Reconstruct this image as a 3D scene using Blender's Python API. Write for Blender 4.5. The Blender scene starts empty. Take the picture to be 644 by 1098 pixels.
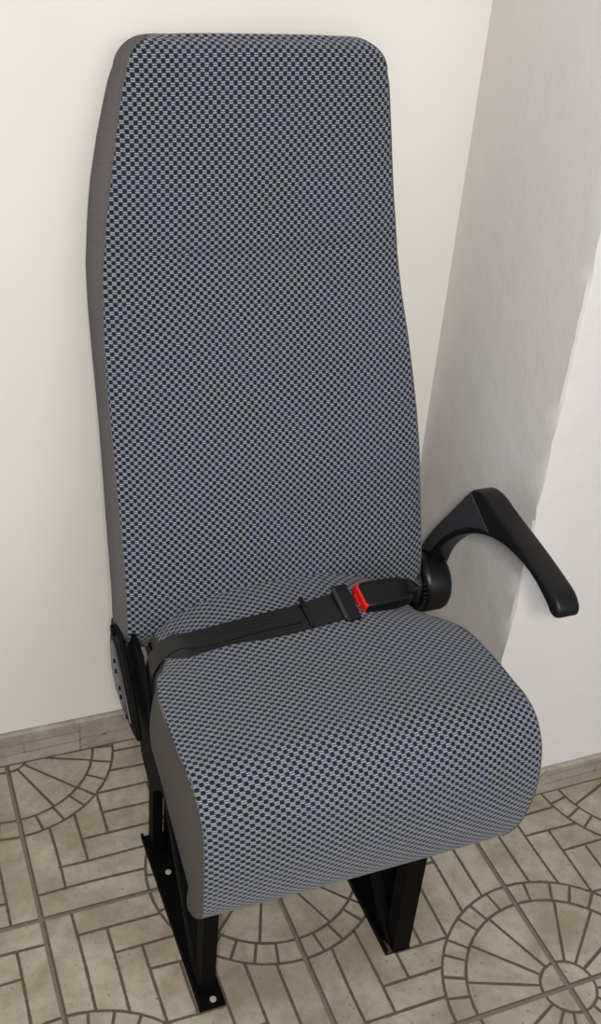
import bpy, bmesh, math, random
from mathutils import Vector, Matrix
random.seed(4)
PI = math.pi
sc = bpy.context.scene
C = bpy.data.collections.new('scene'); sc.collection.children.link(C)
T = 0.33                                    # floor tile size, metres

# ------------------------------------------------------------------ materials
def lin(c):
    return tuple(((v/255)/12.92 if v/255 <= .04045 else ((v/255+.055)/1.055)**2.4) for v in c) + (1,)
def mat(name, col, rough=.6, metal=0, spec=.5):
    m = bpy.data.materials.new(name); m.use_nodes = True
    b = m.node_tree.nodes['Principled BSDF']
    b.inputs['Base Color'].default_value = lin(col)
    b.inputs['Roughness'].default_value = rough
    b.inputs['Metallic'].default_value = metal
    b.inputs['Specular IOR Level'].default_value = spec
    return m
class N:
    def __init__(s, m): s.t = m.node_tree; s.b = s.t.nodes['Principled BSDF']
    def new(s, k, **kw):
        n = s.t.nodes.new(k)
        for a, v in kw.items(): setattr(n, a, v)
        return n
    def link(s, a, b): s.t.links.new(a, b)
    def math(s, op, a, b=None, c=None):
        n = s.new('ShaderNodeMath', operation=op)
        for i, v in enumerate((a, b, c)):
            if v is None: continue
            if isinstance(v, (int, float)): n.inputs[i].default_value = v
            else: s.link(v, n.inputs[i])
        return n.outputs[0]
    def mix(s, f, a, b):
        n = s.new('ShaderNodeMix', data_type='RGBA')
        for i, v in ((0, f), (6, a), (7, b)):
            if isinstance(v, (int, float)): n.inputs[i].default_value = v
            elif isinstance(v, tuple): n.inputs[i].default_value = v
            else: s.link(v, n.inputs[i])
        return n.outputs[2]
    def noise(s, scale, detail=4, vec=None, rough=.5):
        n = s.new('ShaderNodeTexNoise'); n.inputs['Scale'].default_value = scale
        n.inputs['Detail'].default_value = detail; n.inputs['Roughness'].default_value = rough
        if vec is None: vec = s.new('ShaderNodeTexCoord').outputs['Object']
        s.link(vec, n.inputs['Vector']); return n.outputs['Fac']
    def step(s, v, a, b, lo=0., hi=1.):
        n = s.new('ShaderNodeMapRange', interpolation_type='SMOOTHSTEP')
        s.link(v, n.inputs[0])
        for i, x in enumerate((a, b, lo, hi)): n.inputs[i+1].default_value = x
        return n.outputs[0]
    def bump(s, h, strength=.3, dist=.001):
        n = s.new('ShaderNodeBump'); n.inputs['Strength'].default_value = strength
        n.inputs['Distance'].default_value = dist
        s.link(h, n.inputs['Height']); s.link(n.outputs[0], s.b.inputs['Normal'])

def woven(name, pu, pv, lo, hi):
    """checkered upholstery: navy squares on a light grey weave, cells run along the uv in metres"""
    m = mat(name, (90, 95, 105), .9, 0, .2); n = N(m)
    uv = n.new('ShaderNodeTexCoord').outputs['UV']
    nz = n.new('ShaderNodeTexNoise'); nz.inputs['Scale'].default_value = 5; nz.inputs['Detail'].default_value = 1
    n.link(uv, nz.inputs['Vector'])
    sub = n.new('ShaderNodeVectorMath', operation='SUBTRACT'); n.link(nz.outputs['Color'], sub.inputs[0]); sub.inputs[1].default_value = (.5, .5, .5)
    scl = n.new('ShaderNodeVectorMath', operation='SCALE'); n.link(sub.outputs[0], scl.inputs[0]); scl.inputs['Scale'].default_value = .012
    add = n.new('ShaderNodeVectorMath', operation='ADD'); n.link(uv, add.inputs[0]); n.link(scl.outputs[0], add.inputs[1])
    sp = n.new('ShaderNodeSeparateXYZ'); n.link(add.outputs[0], sp.inputs[0])
    u, v = sp.outputs[0], sp.outputs[1]
    su = n.math('SINE', n.math('MULTIPLY', u, 2*PI/pu)); sv = n.math('SINE', n.math('MULTIPLY', v, 2*PI/pv))
    chk = n.math('MULTIPLY', su, sv)
    dark = n.step(chk, lo, hi)
    # bright horizontal weft threads inside the light cells
    th = n.math('COSINE', n.math('ADD', n.math('MULTIPLY', v, 2*PI/pv*4), PI))
    thr = n.step(th, -.1, .9)
    dotn = n.math('SINE', n.math('MULTIPLY', u, 2*PI/pu*3.1))
    light = n.mix(thr, lin((78, 82, 91)), lin((158, 161, 169)))
    tint = n.noise(150, 2, uv)
    light = n.mix(n.step(tint, .56, .72, 0, .55), light, lin((128, 130, 98)))
    light = n.mix(n.step(tint, .44, .30, 0, .5), light, lin((92, 104, 140)))
    big = n.noise(9, 2, uv)
    navy = n.mix(n.step(big, .4, .62), lin((20, 25, 34)), lin((22, 29, 49)))
    col = n.mix(dark, light, navy)
    n.link(col, n.b.inputs['Base Color'])
    h = n.math('ADD', n.math('MULTIPLY', dark, -.6), n.math('MULTIPLY', thr, .4))
    n.bump(h, .5, .0008)
    n.b.inputs['Sheen Weight'].default_value = .15
    return m
M = {}
M['weave_back'] = woven('woven_upholstery', .0100, .0100, -.24, .26)
M['weave_seat'] = woven('woven_upholstery_cushion', .0116, .0089, -.16, .34)
def ribbed():
    m = mat('grey_ribbed_cloth', (104, 99, 96), .95, 0, .15); n = N(m)
    uv = n.new('ShaderNodeTexCoord').outputs['Object']
    sp = n.new('ShaderNodeSeparateXYZ'); n.link(uv, sp.inputs[0])
    w = n.math('SINE', n.math('MULTIPLY', sp.outputs[2], 2*PI/.0045))
    c = n.mix(n.step(w, -.6, .8), lin((66, 62, 60)), lin((110, 105, 101)))
    f = n.noise(400, 2)
    n.link(n.mix(n.math('MULTIPLY', f, .35), c, lin((80, 76, 76))), n.b.inputs['Base Color'])
    n.bump(w, .4, .0005); return m
M['side'] = ribbed()
def plain_side():
    m = mat('grey_side_cloth', (98, 94, 93), .95, 0, .15); n = N(m)
    f = n.noise(350, 3)
    n.link(n.mix(f, lin((80, 76, 75)), lin((102, 98, 97))), n.b.inputs['Base Color'])
    n.bump(f, .3, .0006); return m
M['side_back'] = plain_side()
M['black'] = mat('black_painted_steel', (8, 8, 8), .6, 0, .08)
M['plastic'] = mat('black_plastic', (10, 10, 10), .38, 0, .35)
M['armtop'] = mat('black_soft_plastic', (12, 12, 12), .42, 0, .32)
M['inset'] = mat('dark_grey_plastic_inset', (50, 51, 54), .6, 0, .3)
M['red'] = mat('red_button_plastic', (214, 26, 14), .35)
M['redmark'] = mat('pale_button_lettering', (250, 130, 110), .5)
M['bolt'] = mat('zinc_bolt', (178, 170, 156), .6, .3)
M['plate'] = mat('dull_grey_steel', (62, 61, 60), .35, .5)
M['rust'] = mat('rusty_steel', (84, 52, 40), .9)
def webbing():
    m = mat('black_belt_webbing', (20, 21, 23), .42); n = N(m)
    uv = n.new('ShaderNodeTexCoord').outputs['UV']
    sp = n.new('ShaderNodeSeparateXYZ'); n.link(uv, sp.inputs[0])
    w = n.math('SINE', n.math('MULTIPLY', sp.outputs[1], 2*PI/.006))
    n.link(n.mix(n.step(w, .2, 1), lin((8, 8, 9)), lin((15, 16, 17))), n.b.inputs['Base Color'])
    n.bump(w, .12, .0004); return m
M['web'] = webbing()
def paint(name, a, b, bumps, strength=.2):
    m = mat(name, a, .75, 0, .25); n = N(m)
    f = n.noise(3.0, 5); g = n.noise(bumps, 6, None, .6)
    n.link(n.mix(n.step(f, .3, .7), lin(a), lin(b)), n.b.inputs['Base Color'])
    n.bump(g, strength, .004); return m
M['wall'] = paint('cream_wall_paint', (220, 216, 209), (216, 211, 204), 14)
M['pillar'] = paint('white_wall_plaster', (212, 207, 204), (216, 212, 208), 26, .4)
def stone():
    m = mat('beige_stone_tile', (158, 146, 126), .55, 0, .35); n = N(m)
    f = n.noise(9, 6, None, .65); g = n.noise(38, 5, None, .7); k = n.noise(120, 3)
    c = n.mix(n.step(f, .32, .68), lin((144, 131, 111)), lin((176, 167, 150)))
    c = n.mix(n.math('MULTIPLY', n.step(g, .45, .75), .5), c, lin((128, 112, 92)))
    c = n.mix(n.math('MULTIPLY', n.step(k, .64, .72), .55), c, lin((84, 72, 60)))
    n.link(c, n.b.inputs['Base Color'])
    n.bump(n.math('ADD', n.math('MULTIPLY', f, .6), n.math('MULTIPLY', g, .4)), .35, .002); return m
M['stone'] = stone()
def grout(name, a, b):
    m = mat(name, a, .9, 0, .1); n = N(m)
    n.link(n.mix(n.noise(60, 4), lin(a), lin(b)), n.b.inputs['Base Color']); return m
M['groove'] = grout('dark_brown_tile_groove', (82, 72, 63), (104, 92, 80))
M['joint'] = grout('grey_tile_joint', (104, 96, 84), (128, 118, 104))
M['paleline'] = grout('worn_pale_groove', (128, 122, 112), (146, 138, 126))
M['stone_skirt'] = mat('greyed_stone_skirting', (150, 141, 126), .6); n_ = N(M['stone_skirt'])
n_.link(n_.mix(n_.step(n_.noise(14, 6, None, .65), .3, .7), lin((132, 122, 108)), lin((164, 156, 143))), n_.b.inputs['Base Color'])

# ------------------------------------------------------------------ mesh helpers
def obj(name, bm, mats, parent=None, smooth=None, uv=None):
    me = bpy.data.meshes.new(name); bm.normal_update(); bm.to_mesh(me); bm.free()
    o = bpy.data.objects.new(name, me); C.objects.link(o)
    for m in (mats if isinstance(mats, (list, tuple)) else [mats]): me.materials.append(m)
    if smooth is not None:
        for p in me.polygons: p.use_smooth = True
        if smooth < 180:
            me.set_sharp_from_angle(angle=math.radians(smooth))
    if parent: o.parent = parent
    return o
def box(bm, x0, x1, y0, y1, z0, z1, bev=0):
    r = bmesh.ops.create_cube(bm, size=1)
    for v in r['verts']:
        v.co = Vector(((x0+x1)/2+v.co.x*(x1-x0), (y0+y1)/2+v.co.y*(y1-y0), (z0+z1)/2+v.co.z*(z1-z0)))
    if bev:
        es = list({e for v in r['verts'] for e in v.link_edges})
        bmesh.ops.bevel(bm, geom=es, offset=bev, segments=2, affect='EDGES', profile=.6)
def prism(bm, pts, x0, x1, bev=0, seg=3, mi=0):
    """closed outline in the y,z plane given a thickness along x"""
    a = [bm.verts.new((x0, y, z)) for y, z in pts]; b = [bm.verts.new((x1, y, z)) for y, z in pts]
    n = len(pts); fs = [bm.faces.new(a), bm.faces.new(b[::-1])]
    for i in range(n): fs.append(bm.faces.new((a[i], b[i], b[(i+1) % n], a[(i+1) % n])))
    bmesh.ops.recalc_face_normals(bm, faces=fs)
    for f in fs: f.material_index = mi
    if bev:
        es = list(fs[0].edges)+list(fs[1].edges)
        bmesh.ops.bevel(bm, geom=es, offset=bev, segments=seg, affect='EDGES', profile=.5)
def cyl(bm, p, axis, r, h, seg=40, r2=None, bev=0):
    ret = bmesh.ops.create_cone(bm, cap_ends=True, segments=seg, radius1=r, radius2=r if r2 is None else r2, depth=h)
    q = Vector((0, 0, 1)).rotation_difference(Vector(axis).normalized())
    mt = Matrix.Translation(p) @ q.to_matrix().to_4x4()
    vs = ret['verts']
    if bev:
        es = [e for e in {e for v in vs for e in v.link_edges} if len([f for f in e.link_faces if len(f.verts) > 4]) == 1]
        bmesh.ops.transform(bm, matrix=mt, verts=vs)
        bmesh.ops.bevel(bm, geom=es, offset=bev, segments=3, affect='EDGES', profile=.5)
    else: bmesh.ops.transform(bm, matrix=mt, verts=vs)
def cr(pts, n):
    """Catmull-Rom resample of tuples, n segments a span"""
    P = [Vector(p) for p in pts]; P = [2*P[0]-P[1]]+P+[2*P[-1]-P[-2]]; out = []
    for i in range(1, len(P)-2):
        for k in range(n):
            t = k/n
            out.append(.5*((2*P[i])+(-P[i-1]+P[i+1])*t+(2*P[i-1]-5*P[i]+4*P[i+1]-P[i+2])*t*t+(-P[i-1]+3*P[i]-3*P[i+1]+P[i+2])*t**3))
    out.append(P[-2]); return out
def ip(x, tab):
    if x <= tab[0][0]: return tab[0][1]
    for (a, p), (b, q) in zip(tab, tab[1:]):
        if x <= b:
            t = (x-a)/(b-a); return p+(q-p)*t
    return tab[-1][1]
def grid(bm, rows, uvs=None, mi=0, closed=False):
    V = [[bm.verts.new(p) for p in r] for r in rows]
    L = bm.loops.layers.uv.verify() if uvs else None
    for i in range(len(V)-1):
        m = len(V[i])
        for j in range(m if closed else m-1):
            k = (j+1) % m
            try: f = bm.faces.new((V[i][j], V[i][k], V[i+1][k], V[i+1][j]))
            except ValueError: continue
            f.material_index = mi
            if L:
                for l, (a, b) in zip(f.loops, ((i, j), (i, k), (i+1, k), (i+1, j))): l[L].uv = uvs[a][b]
    return V

# ------------------------------------------------------------------ floor of patterned tiles
YW, YP, XP = -.0159, -.333, .683            # back wall, pillar face, pillar corner
def tile_lines():
    """grooves of one tile, local unit square; (polyline, half width)"""
    out = []
    R0, R1, R2, b = .118, .43, .53, .125
    def arc(cx, cy, R, a0, a1, n=14):
        return [(cx+R*math.cos(a0+(a1-a0)*k/n), cy+R*math.sin(a0+(a1-a0)*k/n)) for k in range(n+1)]
    # circles at (0,1) and (1,0); brick staircase starts from (0,0)
    for cx, cy, a0 in ((0, 1, -PI/2), (1, 0, PI/2)):
        for R in (R0, R1, R2): out.append(arc(cx, cy, R, a0, a0+PI/2))
        for k in range(1, 4):
            a = a0+PI/2*k/4+random.uniform(-.04, .04)
            out.append([(cx+r*math.cos(a), cy+r*math.sin(a)) for r in (R0, .2, .32, R1)])
        for k in range(1, 8):
            a = a0+PI/2*k/8+random.uniform(-.03, .03)
            out.append([(cx+r*math.cos(a), cy+r*math.sin(a)) for r in (R1, R2)])
    def clip(pts):
        seg = []; cur = []
        for p in pts:
            ok = math.hypot(p[0], p[1]-1) > R2 and math.hypot(p[0]-1, p[1]) > R2 and p[0]+p[1] <= 1.004
            if ok: cur.append(p)
            elif cur: seg.append(cur); cur = []
        if cur: seg.append(cur)
        return [s for s in seg if len(s) > 1]
    for k in range(1, 8):
        for flip in (0, 1):
            j1 = random.uniform(-.006, .006); j2 = random.uniform(-.006, .006)
            h = [(x/100, k*b+j1*math.sin(x/16)) for x in range(int(100*(k-1)*b), 101)]
            v = [(k*b+j2*math.sin(y/16), y/100) for y in range(int(100*k*b), 101)]
            for sg in clip(h)+clip(v):
                out.append([(1-x, 1-y) for x, y in sg] if flip else sg)
    return out
RZ = 0
def ribbon(bm, pts, w, z, mi, fn):
    P = [Vector(fn(*p)) for p in pts]; prev = None
    global RZ; RZ = (RZ+1) % 30; z += RZ*8e-6
    for i, p in enumerate(P):
        d = (P[min(i+1, len(P)-1)]-P[max(i-1, 0)]).normalized(); nn = Vector((-d.y, d.x))
        ww = w*random.uniform(.8, 1.15)
        a = bm.verts.new((p.x+nn.x*ww, p.y+nn.y*ww, z)); b_ = bm.verts.new((p.x-nn.x*ww, p.y-nn.y*ww, z))
        if prev:
            f = bm.faces.new((prev[0], prev[1], b_, a)); f.material_index = mi
            if f.normal.z < 0: f.normal_flip()
        prev = (a, b_)
bm = bmesh.new()
box(bm, -1.2, 2.2, -2.6, .03, -.03, 0)
for i in range(-2, 5):
    for j in range(-4, 0):
        # tile spans i..i+1, j..j+1 ; circle corners are those with even index sum
        if (i+j) % 2 == 0: cand = [(i+1, j), (i, j+1)]      # plain corners
        else: cand = [(i, j), (i+1, j+1)]
        typ = {(0, -1): ((0, -1), False), (1, -2): ((2, -1), True), (2, -2): ((2, -1), True), (0, -2): ((0, -1), True),
               (-1, -2): ((0, -1), False), (-1, -1): ((0, -1), True), (1, -1): ((2, -1), False)}
        a, tr = typ.get((i, j), (cand[(i*3+j*5) % 2], (i+j) % 3 == 0))
        if a not in cand: a = cand[0]
        sx = 1 if a[0] == i else -1; sy = 1 if a[1] == j else -1
        def fn(u, v, a=a, sx=sx, sy=sy, tr=tr):
            if tr: u, v = v, u
            return ((a[0]+sx*u)*T, min((a[1]+sy*v)*T, .02))
        for ln in tile_lines(): ribbon(bm, ln, .0021, .0005, 1, fn)
for i in range(-3, 7): 
    ribbon(bm, [(i, -y/4) for y in range(0, 30)], .0026, .0007, 1, lambda u, v: (u*T+.0018, v*T))
    ribbon(bm, [(i, -y/4) for y in range(0, 30)], .0024, .0009, 2, lambda u, v: (u*T-.0012, v*T))
for j in range(-7, 1):
    ribbon(bm, [(x/4-3, j) for x in range(0, 36)], .0024, .0007, 1, lambda u, v: (u*T, v*T+.0014))
    ribbon(bm, [(x/4-3, j) for x in range(0, 36)], .0024, .0009, 2, lambda u, v: (u*T, v*T-.0014))
fl = obj('floor', bm, [M['stone'], M['groove'], M['joint']]); fl['kind'] = 'structure'

# ------------------------------------------------------------------ walls and skirting
bm = bmesh.new(); box(bm, -1.3, 1.0, YW, YW+.1, -.03, 2.6)
o = obj('wall_back', bm, M['wall']); o['kind'] = 'structure'
bm = bmesh.new()                              # pillar that stands in front of the back wall on the right
n = 130; rows = []
for k in range(n+1):
    z = -.03+2.63*k/n
    j = .0012*math.sin(z*17)+.001*math.sin(z*51+1)+random.uniform(-.0018, .0018); j2 = random.uniform(-.0015, .0015)
    rows.append([(XP+.004, YW+.02, z), (XP, YW-.003, z), (XP, YP+.10, z), (XP+.0003, YP+.03, z), (XP+j*.2, YP+.005+j2, z), (XP+.0015+j, YP+.0008, z),
                 (XP+.006+j2, YP, z), (XP+.06, YP, z), (XP+.3, YP, z), (XP+1.4, YP, z), (XP+1.4, YW+.02, z)])
grid(bm, rows, closed=True)
bmesh.ops.recalc_face_normals(bm, faces=bm.faces)
o = obj('wall_right', bm, M['pillar'], smooth=25); o['kind'] = 'structure'

def skirting(name, p0, p1, nrm, h=.066, th=.008):
    bm = bmesh.new(); d = (Vector(p1)-Vector(p0)); L = d.length; d.normalize(); nn = Vector(nrm)
    def W(s, t, z): v = Vector(p0)+d*s+nn*t; return (v.x, v.y, z)
    pr = [(0, 0), (th, 0), (th, h-.004), (th-.003, h), (0, h)]
    for a, b in zip(pr, pr[1:]):
        f = bm.faces.new([bm.verts.new(W(0, a[0], a[1])), bm.verts.new(W(L, a[0], a[1])), bm.verts.new(W(L, b[0], b[1])), bm.verts.new(W(0, b[0], b[1]))])
    for s in (0, L): bm.faces.new([bm.verts.new(W(s, a[0], a[1])) for a in pr])
    bmesh.ops.recalc_face_normals(bm, faces=bm.faces)
    def line(pts, w, mi):
        for (s0, z0), (s1, z1) in zip(pts, pts[1:]):
            e = Vector((s1-s0, z1-z0)); 
            if e.length < 1e-6: continue
            e.normalize(); q = (-e.y*w, e.x*w); t = th+.0006
            f = bm.faces.new([bm.verts.new(W(s0+q[0], t, z0+q[1])), bm.verts.new(W(s1+q[0], t, z1+q[1])), bm.verts.new(W(s1-q[0], t, z1-q[1])), bm.verts.new(W(s0-q[0], t, z0-q[1]))])
            f.material_index = mi
    s = .0
    k = 0
    while s < L:
        # worn tile pattern cut into the skirting strip
        e = min(s+T, L)
        line([(s, .0), (s, h-.004)], .0016, 1)
        line([(s, .026), (min(s+.12, L), .03)], .0012, 1)
        line([(s, .008), (min(s+.05, L), .032)], .0011, 1)
        line([(min(s+.13, L), .004), (min(s+.12, L), .03), (min(s+.14, L), .055)], .0012, 1)
        for zz in (.022, .042): line([(min(s+.14, L), zz), (e, zz+.002)], .0012, 1)
        line([(min(s+.24, L), .022), (min(s+.24, L), .042)], .0011, 1)
        s += T; k += 1
    line([(0, .0012), (L, .0012)], .0016, 2)
    o = obj(name, bm, [M['stone_skirt'], M['paleline'], M['groove']]); o['kind'] = 'structure'
skirting('baseboard_back', (-1.2, YW, 0), (XP, YW, 0), (0, -1, 0))
skirting('baseboard_right', (XP, YW, 0), (XP, YP, 0), (-1, 0, 0))
skirting('baseboard_front', (XP-.008, YP, 0), (XP+1.4, YP, 0), (0, -1, 0), h=.056)

# ------------------------------------------------------------------ the bus seat
XC = .358
root = bpy.data.objects.new('bus_seat', None); C.objects.link(root)
root.location = (0, 0, 0)
root['label'] = 'high-backed bus seat in blue-grey checked fabric with one armrest, standing on black steel legs'
root['category'] = 'seat'

# ---- backrest : levels z -> front y, half width, depth
YF = [(.37, -.222), (.385, -.236), (.40, -.242), (.45, -.236), (.50, -.222), (.55, -.205), (.60, -.190), (.66, -.168), (.72, -.148), (.78, -.129),
      (.83, -.114), (.855, -.108), (.87, -.1065), (.92, -.1), (.98, -.093), (1.04, -.087), (1.075, -.084)]
WH = [(.37, .212), (.41, .2165), (.45, .2156), (.50, .2145), (.60, .2142), (.65, .2127), (.70, .2105), (.75, .2071), (.80, .2016), (.85, .1964), (.90, .1900), (.95, .1825), (1.0, .1755), (1.04, .1692), (1.055, .1668), (1.067, .164), (1.075, .1612)]
CB = [(.40, .3662), (.50, .3665), (.60, .3650), (.65, .3638), (.70, .3609), (.75, .3577), (.80, .3547), (.85, .3530), (.92, .3522), (1.0, .3535), (1.07, .3550)]
BU = [(.40, .0115), (.50, .0125), (.55, .0110), (.60, .0095), (.65, .0085), (.70, .0075), (.75, .0080), (.80, .0108), (.85, .0130), (.95, .0165), (1.0, .0145), (1.04, .0118), (1.07, .0090), (1.11, .004)]
DP = [(.37, .060), (.5, .072), (.8, .072), (1.08, .056)]
levels = []
for z in [.372+.006*k for k in range(118)]:
    levels.append((z, ip(z, YF), ip(z, WH), ip(z, DP)))
z0, yf0, w0, d0 = levels[-1]
RC, RT = .034, .024                          # corner radius seen from the front, top roll radius
for k in range(1, 13):
    a = PI/2*k/12
    levels.append((z0+RC*math.sin(a), yf0+RT*(1-math.cos(a)), w0-RC*(1-math.cos(a)), d0-2*RT*.86*(1-math.cos(a))))
# bottom roll
zb, yb, wb, db = levels[0]
bot = []
for k in range(6, 0, -1):
    a = PI/2*k/6
    bot.append((zb-.014*math.sin(a), yb+.014*(1-math.cos(a)), wb-.010*(1-math.cos(a)), db-.02*(1-math.cos(a))))
levels = bot+levels
def front_row(lv, n=24):
    z, yf, w, d = lv
    out = []
    for j in range(n+1):
        u = -1+2*j/n
        # slightly crowned front, rolling back a little at both seams
        crown = .006*(1-abs(u)**2.2)*(-1)+.005*max(0, (abs(u)-.9)/.1)**2
        lum = -.006*math.exp(-((z-.56)/.09)**2)*(1-u*u)
        crease = .0022*1.8*math.exp(-((z-(.866+.012*u*u))/.0045)**2)*(1-abs(u)**6)
        out.append((ip(z, CB)+u*w, yf+crown+.006+lum+crease, z))
    return out
def side_row(lv, s, n=10):
    z, yf, w, d = lv
    f = front_row(lv, 2)[2 if s > 0 else 0]
    out = []
    for j in range(n+1):
        t = j/n
        bul = ip(z, BU)*math.sin(PI*min(1, t*1.15))**.8 if t < .86 else 0
        inn = -.014*max(0, (t-.55)/.45)**2
        y = f[1]+(d)*t
        out.append((ip(z, CB)+s*(w+(bul if s < 0 else bul*.5)+inn), y, z))
    return out
arc = 0; rows = []; uvs = []
prev = None
for lv in levels:
    r = front_row(lv); c = Vector(r[12])
    if prev is not None: arc += (c-prev).length
    prev = c; rows.append(r); uvs.append([((p[0]-XC), arc) for p in r])
bm = bmesh.new(); grid(bm, rows, uvs)
# crown of the top, woven cloth carried over to the rear
lt = levels[-1]; cap = []; cuv = []
fr = front_row(lt); L = side_row(lt, -1); Rr = side_row(lt, 1)
for k in range(9):
    t = k/8; a = L[int(round(t*10))]; b = Rr[int(round(t*10))]; row = []; ru = []
    for j in range(25):
        s = j/24; x = a[0]+(b[0]-a[0])*s
        y = fr[j][1]*(1-t)+(b[1])*t if t < 1 else b[1]
        z = lt[0]+.004*math.sin(PI*t)*(1-(2*s-1)**4)
        row.append((x, y, z)); ru.append((x-XC, arc+lt[3]*t))
    cap.append(row); cuv.append(ru)
grid(bm, cap, cuv)
# underside of the roll
lb = levels[0]
r0 = front_row(lb); bu = []
for t in (0, .5, 1): bu.append([(p[0], p[1]+lb[3]*t, lb[0]) for p in r0])
grid(bm, bu[::-1], [[(p[0]-XC, -i*.02) for p in r] for i, r in enumerate(bu)][::-1])
bmesh.ops.remove_doubles(bm, verts=bm.verts, dist=1e-5)
back = obj('backrest', bm, M['weave_back'], root, smooth=60)
# rear shell
bm = bmesh.new(); rows = []
for lv in levels:
    a = side_row(lv, -1)[-1]; b = side_row(lv, 1)[-1]
    rows.append([(a[0]+(b[0]-a[0])*t, a[1]+.006*math.sin(PI*t)*min(1, (1.11-a[2])/.1 if a[2] > 1.01 else 1), a[2]) for t in [k/12 for k in range(13)]])
grid(bm, rows[::-1])
obj('rear_cover', bm, M['side_back'], back, smooth=60)
for s in (-1, 1):
    bm = bmesh.new(); rows = [side_row(lv, s) for lv in levels]
    grid(bm, rows if s > 0 else rows[::-1])
    # close the narrow cap edge
    o = obj('side_panel', bm, M['side_back'], back, smooth=60); o['label'] = 'plain grey side panel'
    bm = bmesh.new()                          # stitched seam cord
    rr = []
    for lv in levels[4:-1]:
        p = Vector(front_row(lv, 2)[2 if s > 0 else 0])
        rr.append([p+Vector((.0011*math.cos(a), .0011*math.sin(a), 0)) for a in [2*PI*k/6 for k in range(6)]])
    grid(bm, rr, closed=True)
    obj('seam_piping', bm, M['side_back'], back, smooth=180)

# ---- seat cushion: profile (y, z) from the rear to the front and under, with half width and corner roll
XS = .3615
# edge profile of the cushion: y, z, left half width, right half width, crown
PR = [(-.150, .385, .172, .172, .050), (-.19, .394, .175, .175, .052), (-.235, .402, .177, .176, .054), (-.27, .411, .178, .174, .044), (-.30, .418, .180, .172, .034), (-.32, .424, .184, .174, .028), (-.335, .428, .190, .181, .023), (-.35, .431, .199, .190, .020), (-.365, .433, .2075, .201, .017),
      (-.385, .435, .213, .209, .015), (-.41, .4365, .216, .2135, .013), (-.46, .439, .2185, .2145, .012), (-.50, .4405, .219, .214, .011), (-.528, .438, .2175, .216, .011), (-.552, .425, .215, .218, .011), (-.572, .400, .213, .2178, .011),
      (-.582, .370, .2135, .2165, .010), (-.586, .336, .214, .2150, .009), (-.5855, .303, .2137, .2115, .006), (-.5815, .272, .2125, .206, .004), (-.574, .250, .2105, .197, .002), (-.562, .235, .2075, .188, .001), (-.545, .227, .2, .178, 0), (-.515, .224, .195, .17, 0)]
pc = cr(PR, 5)
def seat_pt(i, u):
    p = pc[i]; a = pc[max(0, i-1)]; b = pc[min(len(pc)-1, i+1)]
    t = Vector((b[0]-a[0], b[1]-a[1])).normalized(); nrm = Vector((t.y, -t.x))      # outward
    if nrm.dot(Vector((p[0]+.38, p[1]-.33))) < 0: nrm = -nrm
    off = p[4]*(1-abs(u)**2.6)
    return Vector((XS+u*(p[2] if u < 0 else p[3]), p[0]+nrm.x*off, p[1]+nrm.y*off))
US = [-1+2*k/30 for k in range(31)]
US = [math.copysign(abs(u)**.8, u) for u in US]
rows = []; uvs = []; arc = 0
for i in range(len(pc)):
    if i: arc += math.hypot(pc[i][0]-pc[i-1][0], pc[i][1]-pc[i-1][1])
    rows.append([seat_pt(i, u) for u in US]); uvs.append([(u*pc[i][2 if u < 0 else 3], -arc) for u in US])
bm = bmesh.new(); grid(bm, rows, uvs)
bmesh.ops.recalc_face_normals(bm, faces=bm.faces)
cush = obj('seat_cushion', bm, M['weave_seat'], root, smooth=180)
# make sure the woven face looks outwards
me = cush.data
me.update()
cz = sum(p.normal.z for p in me.polygons)
if cz < 0: me.flip_normals()
LOW = cr([(-.300, .37, 0), (-.314, .355, 0), (-.328, .336, 0), (-.36, .320, 0), (-.41, .306, 0), (-.45, .287, 0), (-.49, .272, 0), (-.52, .260, 0), (-.536, .248, 0), (-.534, .238, 0), (-.526, .230, 0), (-.530, .216, 0), (-.546, .222, 0), (-.560, .232, 0), (-.570, .244, 0)], 6)
for s in (-1, 1):
    bm = bmesh.new(); rows = []
    i0 = next(i for i in range(len(pc)) if pc[i][0] < -.298); i1 = next(i for i in range(len(pc)) if pc[i][1] < .245 and pc[i][0] < -.4)
    for i in range(i1+1):
        top = seat_pt(i, s); w = pc[i][2 if s < 0 else 3]
        if i < i0: low = Vector((top.x, pc[i][0], .37))
        else:
            f = (i-i0)/(i1-i0)*(len(LOW)-1); k = min(int(f), len(LOW)-2); q = LOW[k].lerp(LOW[k+1], f-k)
            ww = ip(-q.x, [(.29, .178), (.315, .196), (.335, .209), (.36, .213), (.55, .2135), (.58, .21)])
            if s > 0: ww -= .012
            low = Vector((XS+s*ww, q.x, q.y))
        row = []
        for k in range(9):
            t = k/8
            p = top.lerp(low, t); p.x += s*(.0035 if s < 0 else .002)*math.sin(PI*t)*min(1, max(0, (i1-i)/8))
            row.append(p)
        rows.append(row)
    grid(bm, rows)
    bmesh.ops.recalc_face_normals(bm, faces=bm.faces)
    o = obj('side_panel', bm, M['side'], cush, smooth=180); o['label'] = 'plain grey ribbed side panel'
    bm = bmesh.new(); rr = []
    for i in range(i1):
        p = seat_pt(i, s); rr.append([p+Vector((.001*math.cos(a), .0007*math.sin(a), .001*math.sin(a))) for a in [2*PI*k/6 for k in range(6)]])
    grid(bm, rr, closed=True); obj('seam_piping', bm, M['side'], cush, smooth=180)
# base tray under the cushion
bm = bmesh.new()
prism(bm, [(-.16, .365), (-.235, .34), (-.30, .322), (-.38, .300), (-.45, .268), (-.50, .25), (-.54, .242), (-.55, .26), (-.5, .30), (-.2, .38)], XS-.18, XS+.15)
obj('cushion_pan', bm, M['black'], cush)

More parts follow.
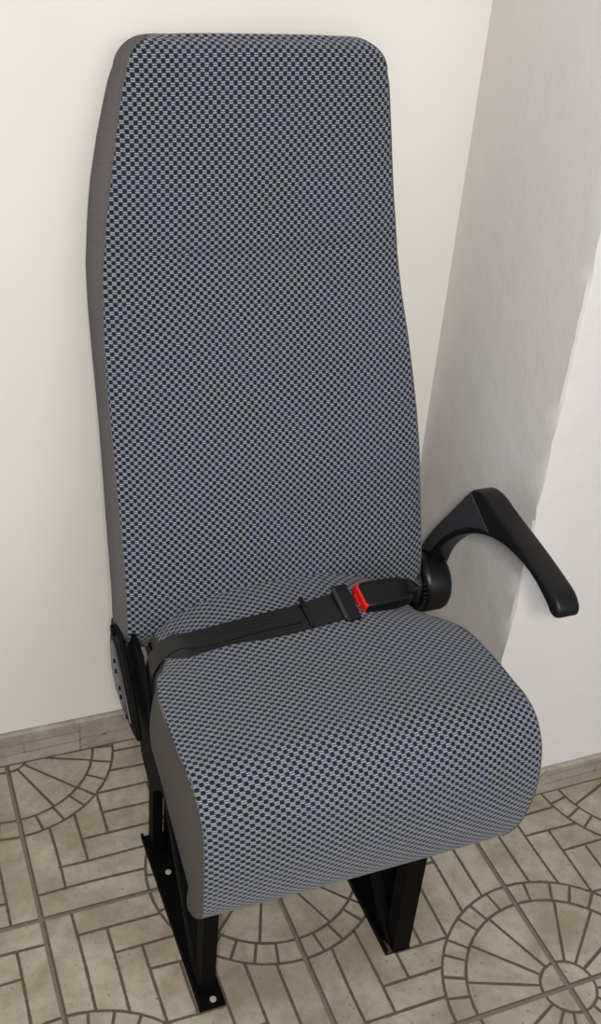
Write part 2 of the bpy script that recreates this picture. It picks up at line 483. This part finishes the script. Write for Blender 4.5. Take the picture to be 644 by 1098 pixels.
# ---- steel frame
def leg_set(xo, xi, yfront, s, holes):
    """foot plate with front leg, rear leg, brace and web; xo/xi outer and inner x"""
    a, b = min(xo, xi), max(xo, xi)
    bm = bmesh.new(); box(bm, a, b, -.536, -.232, .0002, .0045, .0008)
    box(bm, a, a+.003, -.536 if s < 0 else -.536, -.232, .0045, .011)
    fp = obj('foot_plate', bm, M['black'], root)
    for y in holes:
        bm = bmesh.new(); cyl(bm, (a+.021, y, .0052), (0, 0, 1), .0088, .0015, 24)
        wsh = obj('washer', bm, M['plastic'], fp, smooth=40)
        bm = bmesh.new(); cyl(bm, (a+.021, y, .0066), (0, 0, 1), .0045, .0018, 20, bev=.0005)
        obj('bolt', bm, M['bolt'], fp, smooth=40)
    bm = bmesh.new(); box(bm, b-.028, b-(.008 if s < 0 else .001), yfront, yfront+.026, .0045, .30, .0015)
    box(bm, b-.0285, b-.024, yfront-.0006, yfront+.001, .0045, .29)
    fl_ = obj('front_leg', bm, M['black'], root)
    bm = bmesh.new(); box(bm, a+.009, a+.024, -.268, -.243, .0045, .335, .0015)
    obj('rear_leg', bm, M['black'], root)
    bm = bmesh.new()
    prism(bm, [(-.262, .27), (-.272, .27), (yfront+.008, .012), (yfront+.026, .0045)], a+.006, a+.0095)
    prism(bm, [(-.262, .27), (-.266, .27), (yfront+.018, .0045), (yfront+.026, .0045)], a+.0095, a+.022)
    obj('brace', bm, M['black'], root)
    bm = bmesh.new(); prism(bm, [(-.25, .0045), (-.25, .32), (yfront+.02, .27), (yfront+.02, .0045)], b-.006, b-.003)
    obj('web_panel', bm, M['black'], root)
    return fp
leg_set(.168, .204, -.513, -1, (-.526, -.31))
fp = leg_set(.438, .476, -.5355, 1, (-.31,))
bm = bmesh.new(); box(bm, .439, .449, -.5362, -.515, .0046, .0056); obj('rust_patch', bm, M['rust'], fp)['label'] = 'small rusty brown patch'
# cross tubes and side rails
for y, z in ((-.49, .245), (-.27, .315)):
    bm = bmesh.new(); cyl(bm, (XC-.01, y, z), (1, 0, 0), .012, .36, 20); obj('cross_tube', bm, M['black'], root, smooth=50)
for s in (-1, 1):
    X = XC+s*.199-.001
    bm = bmesh.new()
    prism(bm, [(-.175, .385), (-.19, .398), (-.24, .404), (-.275, .400), (-.298, .378), (-.318, .335), (-.345, .312), (-.40, .30), (-.47, .265), (-.515, .240), (-.50, .229), (-.43, .256), (-.385, .264), (-.36, .24), (-.335, .21), (-.285, .235), (-.259, .285), (-.215, .33), (-.17, .37)], X-.003, X+.003, .0006, 1)
    obj('side_rail', bm, M['black'], root, smooth=40)
# left recliner bracket
bm = bmesh.new()
prism(bm, [(-.180, .375), (-.186, .398), (-.200, .409), (-.217, .408), (-.232, .392), (-.262, .372), (-.292, .345), (-.318, .318), (-.326, .300), (-.302, .292), (-.257, .288), (-.212, .290), (-.188, .312), (-.174, .340)], .139, .146, .002, 3)
br = obj('recliner_bracket', bm, M['black'], root, smooth=40)
bm = bmesh.new()
prism(bm, [(-.186, .352), (-.198, .372), (-.214, .374), (-.244, .352), (-.270, .330), (-.297, .306), (-.290, .299), (-.257, .296), (-.216, .298), (-.194, .318)], .1365, .1395, .001, 2)
obj('cover_plate', bm, M['plate'], br, smooth=40)['label'] = 'scuffed grey metal plate'
for y, z in ((-.214, .346), (-.221, .334), (-.243, .322), (-.250, .312), (-.282, .305)):
    bm = bmesh.new(); cyl(bm, (.136, y, z), (1, 0, 0), .0032, .0018, 16); obj('rivet', bm, M['black'], br, smooth=40)
bm = bmesh.new(); cyl(bm, (.1375, -.205, .392), (1, 0, 0), .008, .006, 20, bev=.0015); obj('lug', bm, M['black'], br, smooth=40)
bm = bmesh.new(); cyl(bm, (.150, -.205, .385), (1, 0, 0), .014, .02, 20); obj('pivot_bolt', bm, M['black'], root, smooth=40)

# ---- armrest on the right
bm = bmesh.new(); cyl(bm, (.606, -.212, .388), (1, 0, 0), .046, .046, 48, bev=.011)
cyl(bm, (.582, -.212, .388), (1, 0, 0), .030, .03, 40, r2=.036, bev=.002)
hub = obj('armrest_pivot', bm, M['plastic'], root, smooth=40)
bm = bmesh.new()
for k in range(8):
    a = -2.2+k*.17; cyl(bm, (.584, -.212+.040*math.sin(a), .388+.040*math.cos(a)), (1, 0, 0), .002, .006, 8)
obj('pivot_teeth', bm, M['plastic'], hub, smooth=40)
top = [(-.182, .400), (-.182, .43), (-.214, .487), (-.250, .539), (-.276, .577), (-.292, .594), (-.318, .599), (-.357, .593), (-.427, .583), (-.470, .575), (-.498, .568), (-.512, .556), (-.513, .545)]
botl = [(-.508, .541), (-.497, .541), (-.484, .549), (-.442, .563), (-.385, .563), (-.335, .548), (-.290, .521), (-.250, .484), (-.226, .448), (-.214, .41)]
pts = [tuple(v[:2]) for v in cr([(a, b, 0) for a, b in top], 3)]+[tuple(v[:2]) for v in cr([(a, b, 0) for a, b in botl], 3)]
AX0, AX1 = .604, .638
bm = bmesh.new(); prism(bm, pts, AX0, AX1, .0065, 4)
arm = obj('armrest', bm, M['armtop'], root, smooth=50)
bm = bmesh.new(); prism(bm, [(-.290, .588), (-.345, .560), (-.328, .5545), (-.300, .540), (-.268, .514), (-.236, .479), (-.213, .440), (-.187, .432), (-.217, .485), (-.254, .538)], AX0-.0012, AX0+.002, .0006, 1)
obj('inset_panel', bm, M['inset'], arm, smooth=30)['label'] = 'dark grey triangular inset panel'

# ---- lap belt and buckle
def strap(path, wid, thick, name, par, m=None, lift=None):
    """path: list of (centre, width direction); a flat band"""
    cs = cr([p[0] for p in path], 6); ws = cr([p[1] for p in path], 6)
    bm = bmesh.new(); rows = []; uvs = []; arc = 0
    for i, (c, w) in enumerate(zip(cs, ws)):
        t = (cs[min(i+1, len(cs)-1)]-cs[max(i-1, 0)]).normalized(); w = w.normalized(); nn = t.cross(w).normalized()
        if i: arc += (c-cs[i-1]).length
        W_ = wid(i/(len(cs)-1)) if callable(wid) else wid
        h = thick/2; k = W_/2
        ring = [c-w*k+nn*h, c-w*k*.35+nn*(h+.0006), c+w*k*.35+nn*(h+.0006), c+w*k+nn*h, c+w*k-nn*h, c-w*k-nn*h]
        rows.append(ring); uvs.append([(arc, v*W_) for v in (0, .33, .66, 1, 1, 0)])
    grid(bm, rows, uvs, closed=True)
    bm.faces.new([v for v in bm.verts[:0]]) if False else None
    bmesh.ops.holes_fill(bm, edges=[e for e in bm.edges if e.is_boundary])
    bmesh.ops.recalc_face_normals(bm, faces=bm.faces)
    return obj(name, bm, m or M['web'], par, smooth=40)
WD = (0, -.86, -.12)
belt = strap([((.166, -.296, .33), (0, -1, .0)), ((.166, -.302, .375), (0, -1, -.05)), ((.172, -.309, .408), (.1, -1, -.1)), ((.192, -.317, .434), (.12, -1, -.12)), ((.225, -.322, .4425), (.08, -.97, -.12)),
              ((.30, -.324, .4515), (.03, -.97, -.15)), ((.36, -.322, .4545), (0, -.97, -.2)), ((.425, -.314, .458), (0, -.97, -.25))], lambda t: .045-.002*t, .0035, 'lap_belt', root)
strap([((.163, -.290, .33), (0, -1, .0)), ((.163, -.293, .375), (0, -1, -.05)), ((.169, -.300, .411), (.1, -1, -.1)), ((.192, -.306, .438), (.12, -1, -.12)), ((.225, -.318, .4455), (.08, -.95, -.15)),
       ((.29, -.319, .4535), (.03, -.95, -.15)), ((.355, -.319, .4575), (0, -.95, -.2))], .026, .003, 'folded_webbing', belt)
# frame for the tongue and the stitched band
def obox(name, c, ux, uy, uz, dims, m, par, bev=.002, seg=3):
    bm = bmesh.new(); box(bm, -dims[0]/2, dims[0]/2, -dims[1]/2, dims[1]/2, -dims[2]/2, dims[2]/2)
    if bev: bmesh.ops.bevel(bm, geom=list(bm.edges), offset=bev, segments=seg, affect='EDGES', profile=.5)
    mt = Matrix((ux, uy, uz)).transposed().to_4x4(); mt.translation = c
    bmesh.ops.transform(bm, matrix=mt, verts=bm.verts)
    return obj(name, bm, m, par, smooth=40)
ux = Vector((.99, .05, .0)).normalized(); uz = Vector((0, -.33, 1)); uz = (uz-ux*uz.dot(ux)).normalized(); uy = uz.cross(ux)
B0 = Vector((.484, -.306, .453))
obox('stitched_band', Vector((.366, -.319, .4595)), ux, uy, uz, (.006, .046, .005), M['plastic'], belt, .0012, 2)
obox('tongue_plate', Vector((.424, -.315, .459)), ux, uy, uz, (.022, .056, .008), M['plastic'], belt, .002)
obox('tongue_bar', Vector((.414, -.316, .4625)), ux, uy, uz, (.006, .050, .006), M['plate'], belt, .002)
bk = bmesh.new()
# buckle housing: tapered, crowned block
rows = []
for k in range(11):
    t = k/10; x = -.036+.072*t; hw = .0205-.003*t**3; hh = .0155-.0045*t**2
    if t in (0, 1): hw -= .0015; hh -= .0015
    ring = []
    for j in range(20):
        a = 2*PI*j/20; cx_, cz_ = math.cos(a), math.sin(a)
        ring.append(B0+ux*x+uy*(math.copysign(abs(cx_)**.35, cx_)*hw)+uz*(math.copysign(abs(cz_)**.35, cz_)*hh))
    rows.append(ring)
grid(bk, rows, closed=True); bmesh.ops.holes_fill(bk, edges=[e for e in bk.edges if e.is_boundary], sides=40); bmesh.ops.recalc_face_normals(bk, faces=bk.faces)
buckle = obj('belt_buckle', bk, M['plastic'], root, smooth=45)
obox('release_button', B0-ux*.0365+uz*.001, ux, uy, uz, (.006, .037, .025), M['red'], buckle, .001, 2)['label'] = 'red press button'
for k in (-1, 0, 1, 2, 3): obox('button_mark', B0-ux*.0397+uz*.001+uy*(k*.004-.003), ux, uy, uz, (.0004, .0014, .005 if k % 2 else .003), M['redmark'], buckle, 0) if k < 4 else None
strap([((.514, -.303, .459), (0, -1, 0)), ((.532, -.296, .455), (0, -1, .2)), ((.550, -.275, .43), (0, -1, .3)), ((.560, -.255, .38), (0, -1, .3))], .026, .006, 'buckle_stalk', buckle, M['plastic'])

# ------------------------------------------------------------------ camera
CX, CY, CZ = -.1200, -1.34535, 1.33834
yaw, pit, rol = .42483865, -.56864806, .09159753
fw = Vector((math.cos(pit)*math.sin(yaw), math.cos(pit)*math.cos(yaw), math.sin(pit)))
rt = Vector((math.cos(yaw), -math.sin(yaw), 0)); up = rt.cross(fw)
r2 = math.cos(rol)*rt+math.sin(rol)*up; u2 = -math.sin(rol)*rt+math.cos(rol)*up
cam = bpy.data.cameras.new('camera'); co = bpy.data.objects.new('camera', cam); C.objects.link(co)
mm = Matrix((r2, u2, -fw)).transposed().to_4x4(); mm.translation = (CX, CY, CZ); co.matrix_world = mm
cam.sensor_fit = 'VERTICAL'; cam.sensor_height = 24; cam.lens = 1179.32/1098*24; cam.clip_start = .01
sc.camera = co

# ------------------------------------------------------------------ light: the camera's own flash beside the lens, window daylight, and an added soft fill behind the camera
fp_ = Vector((CX, CY, CZ))+r2*.035+u2*.012
li = bpy.data.lights.new('camera_flash', 'AREA'); li.shape = 'RECTANGLE'; li.size = .03; li.size_y = .02; li.energy = 4; li.color = (1, .965, .91)
lo = bpy.data.objects.new('camera_flash', li); C.objects.link(lo)
mm = Matrix((r2, u2, -fw)).transposed().to_4x4(); mm.translation = fp_; lo.matrix_world = mm
l2 = bpy.data.lights.new('window_daylight', 'AREA'); l2.shape = 'RECTANGLE'; l2.size = 2.2; l2.size_y = 1.6; l2.energy = 24; l2.color = (.95, .97, 1)
o2 = bpy.data.objects.new('window_daylight', l2); C.objects.link(o2); o2.location = (.75, -3.6, 1.75)
o2.rotation_euler = Vector((-.3, 3.4, -1.0)).to_track_quat('-Z', 'Y').to_euler()
l3 = bpy.data.lights.new('added_fill', 'AREA'); l3.shape = 'DISK'; l3.size = .3; l3.energy = 40; l3.color = (1, .97, .93)  # added fill on the view axis: evens the falloff, keeps shadows behind objects
o3 = bpy.data.objects.new('added_fill', l3); C.objects.link(o3); o3.location = Vector((CX, CY, CZ))-fw*1.3+Vector((0, 0, .12))
o3.rotation_euler = fw.to_track_quat('-Z', 'Y').to_euler()
w = bpy.data.worlds.new('room'); sc.world = w; w.use_nodes = True
w.node_tree.nodes['Background'].inputs[0].default_value = (.92, .95, 1, 1); w.node_tree.nodes['Background'].inputs[1].default_value = .46
sc.view_settings.view_transform = 'Standard'; sc.view_settings.look = 'None'; sc.view_settings.exposure = 0; sc.view_settings.gamma = 1
sc.view_settings.use_curve_mapping = False
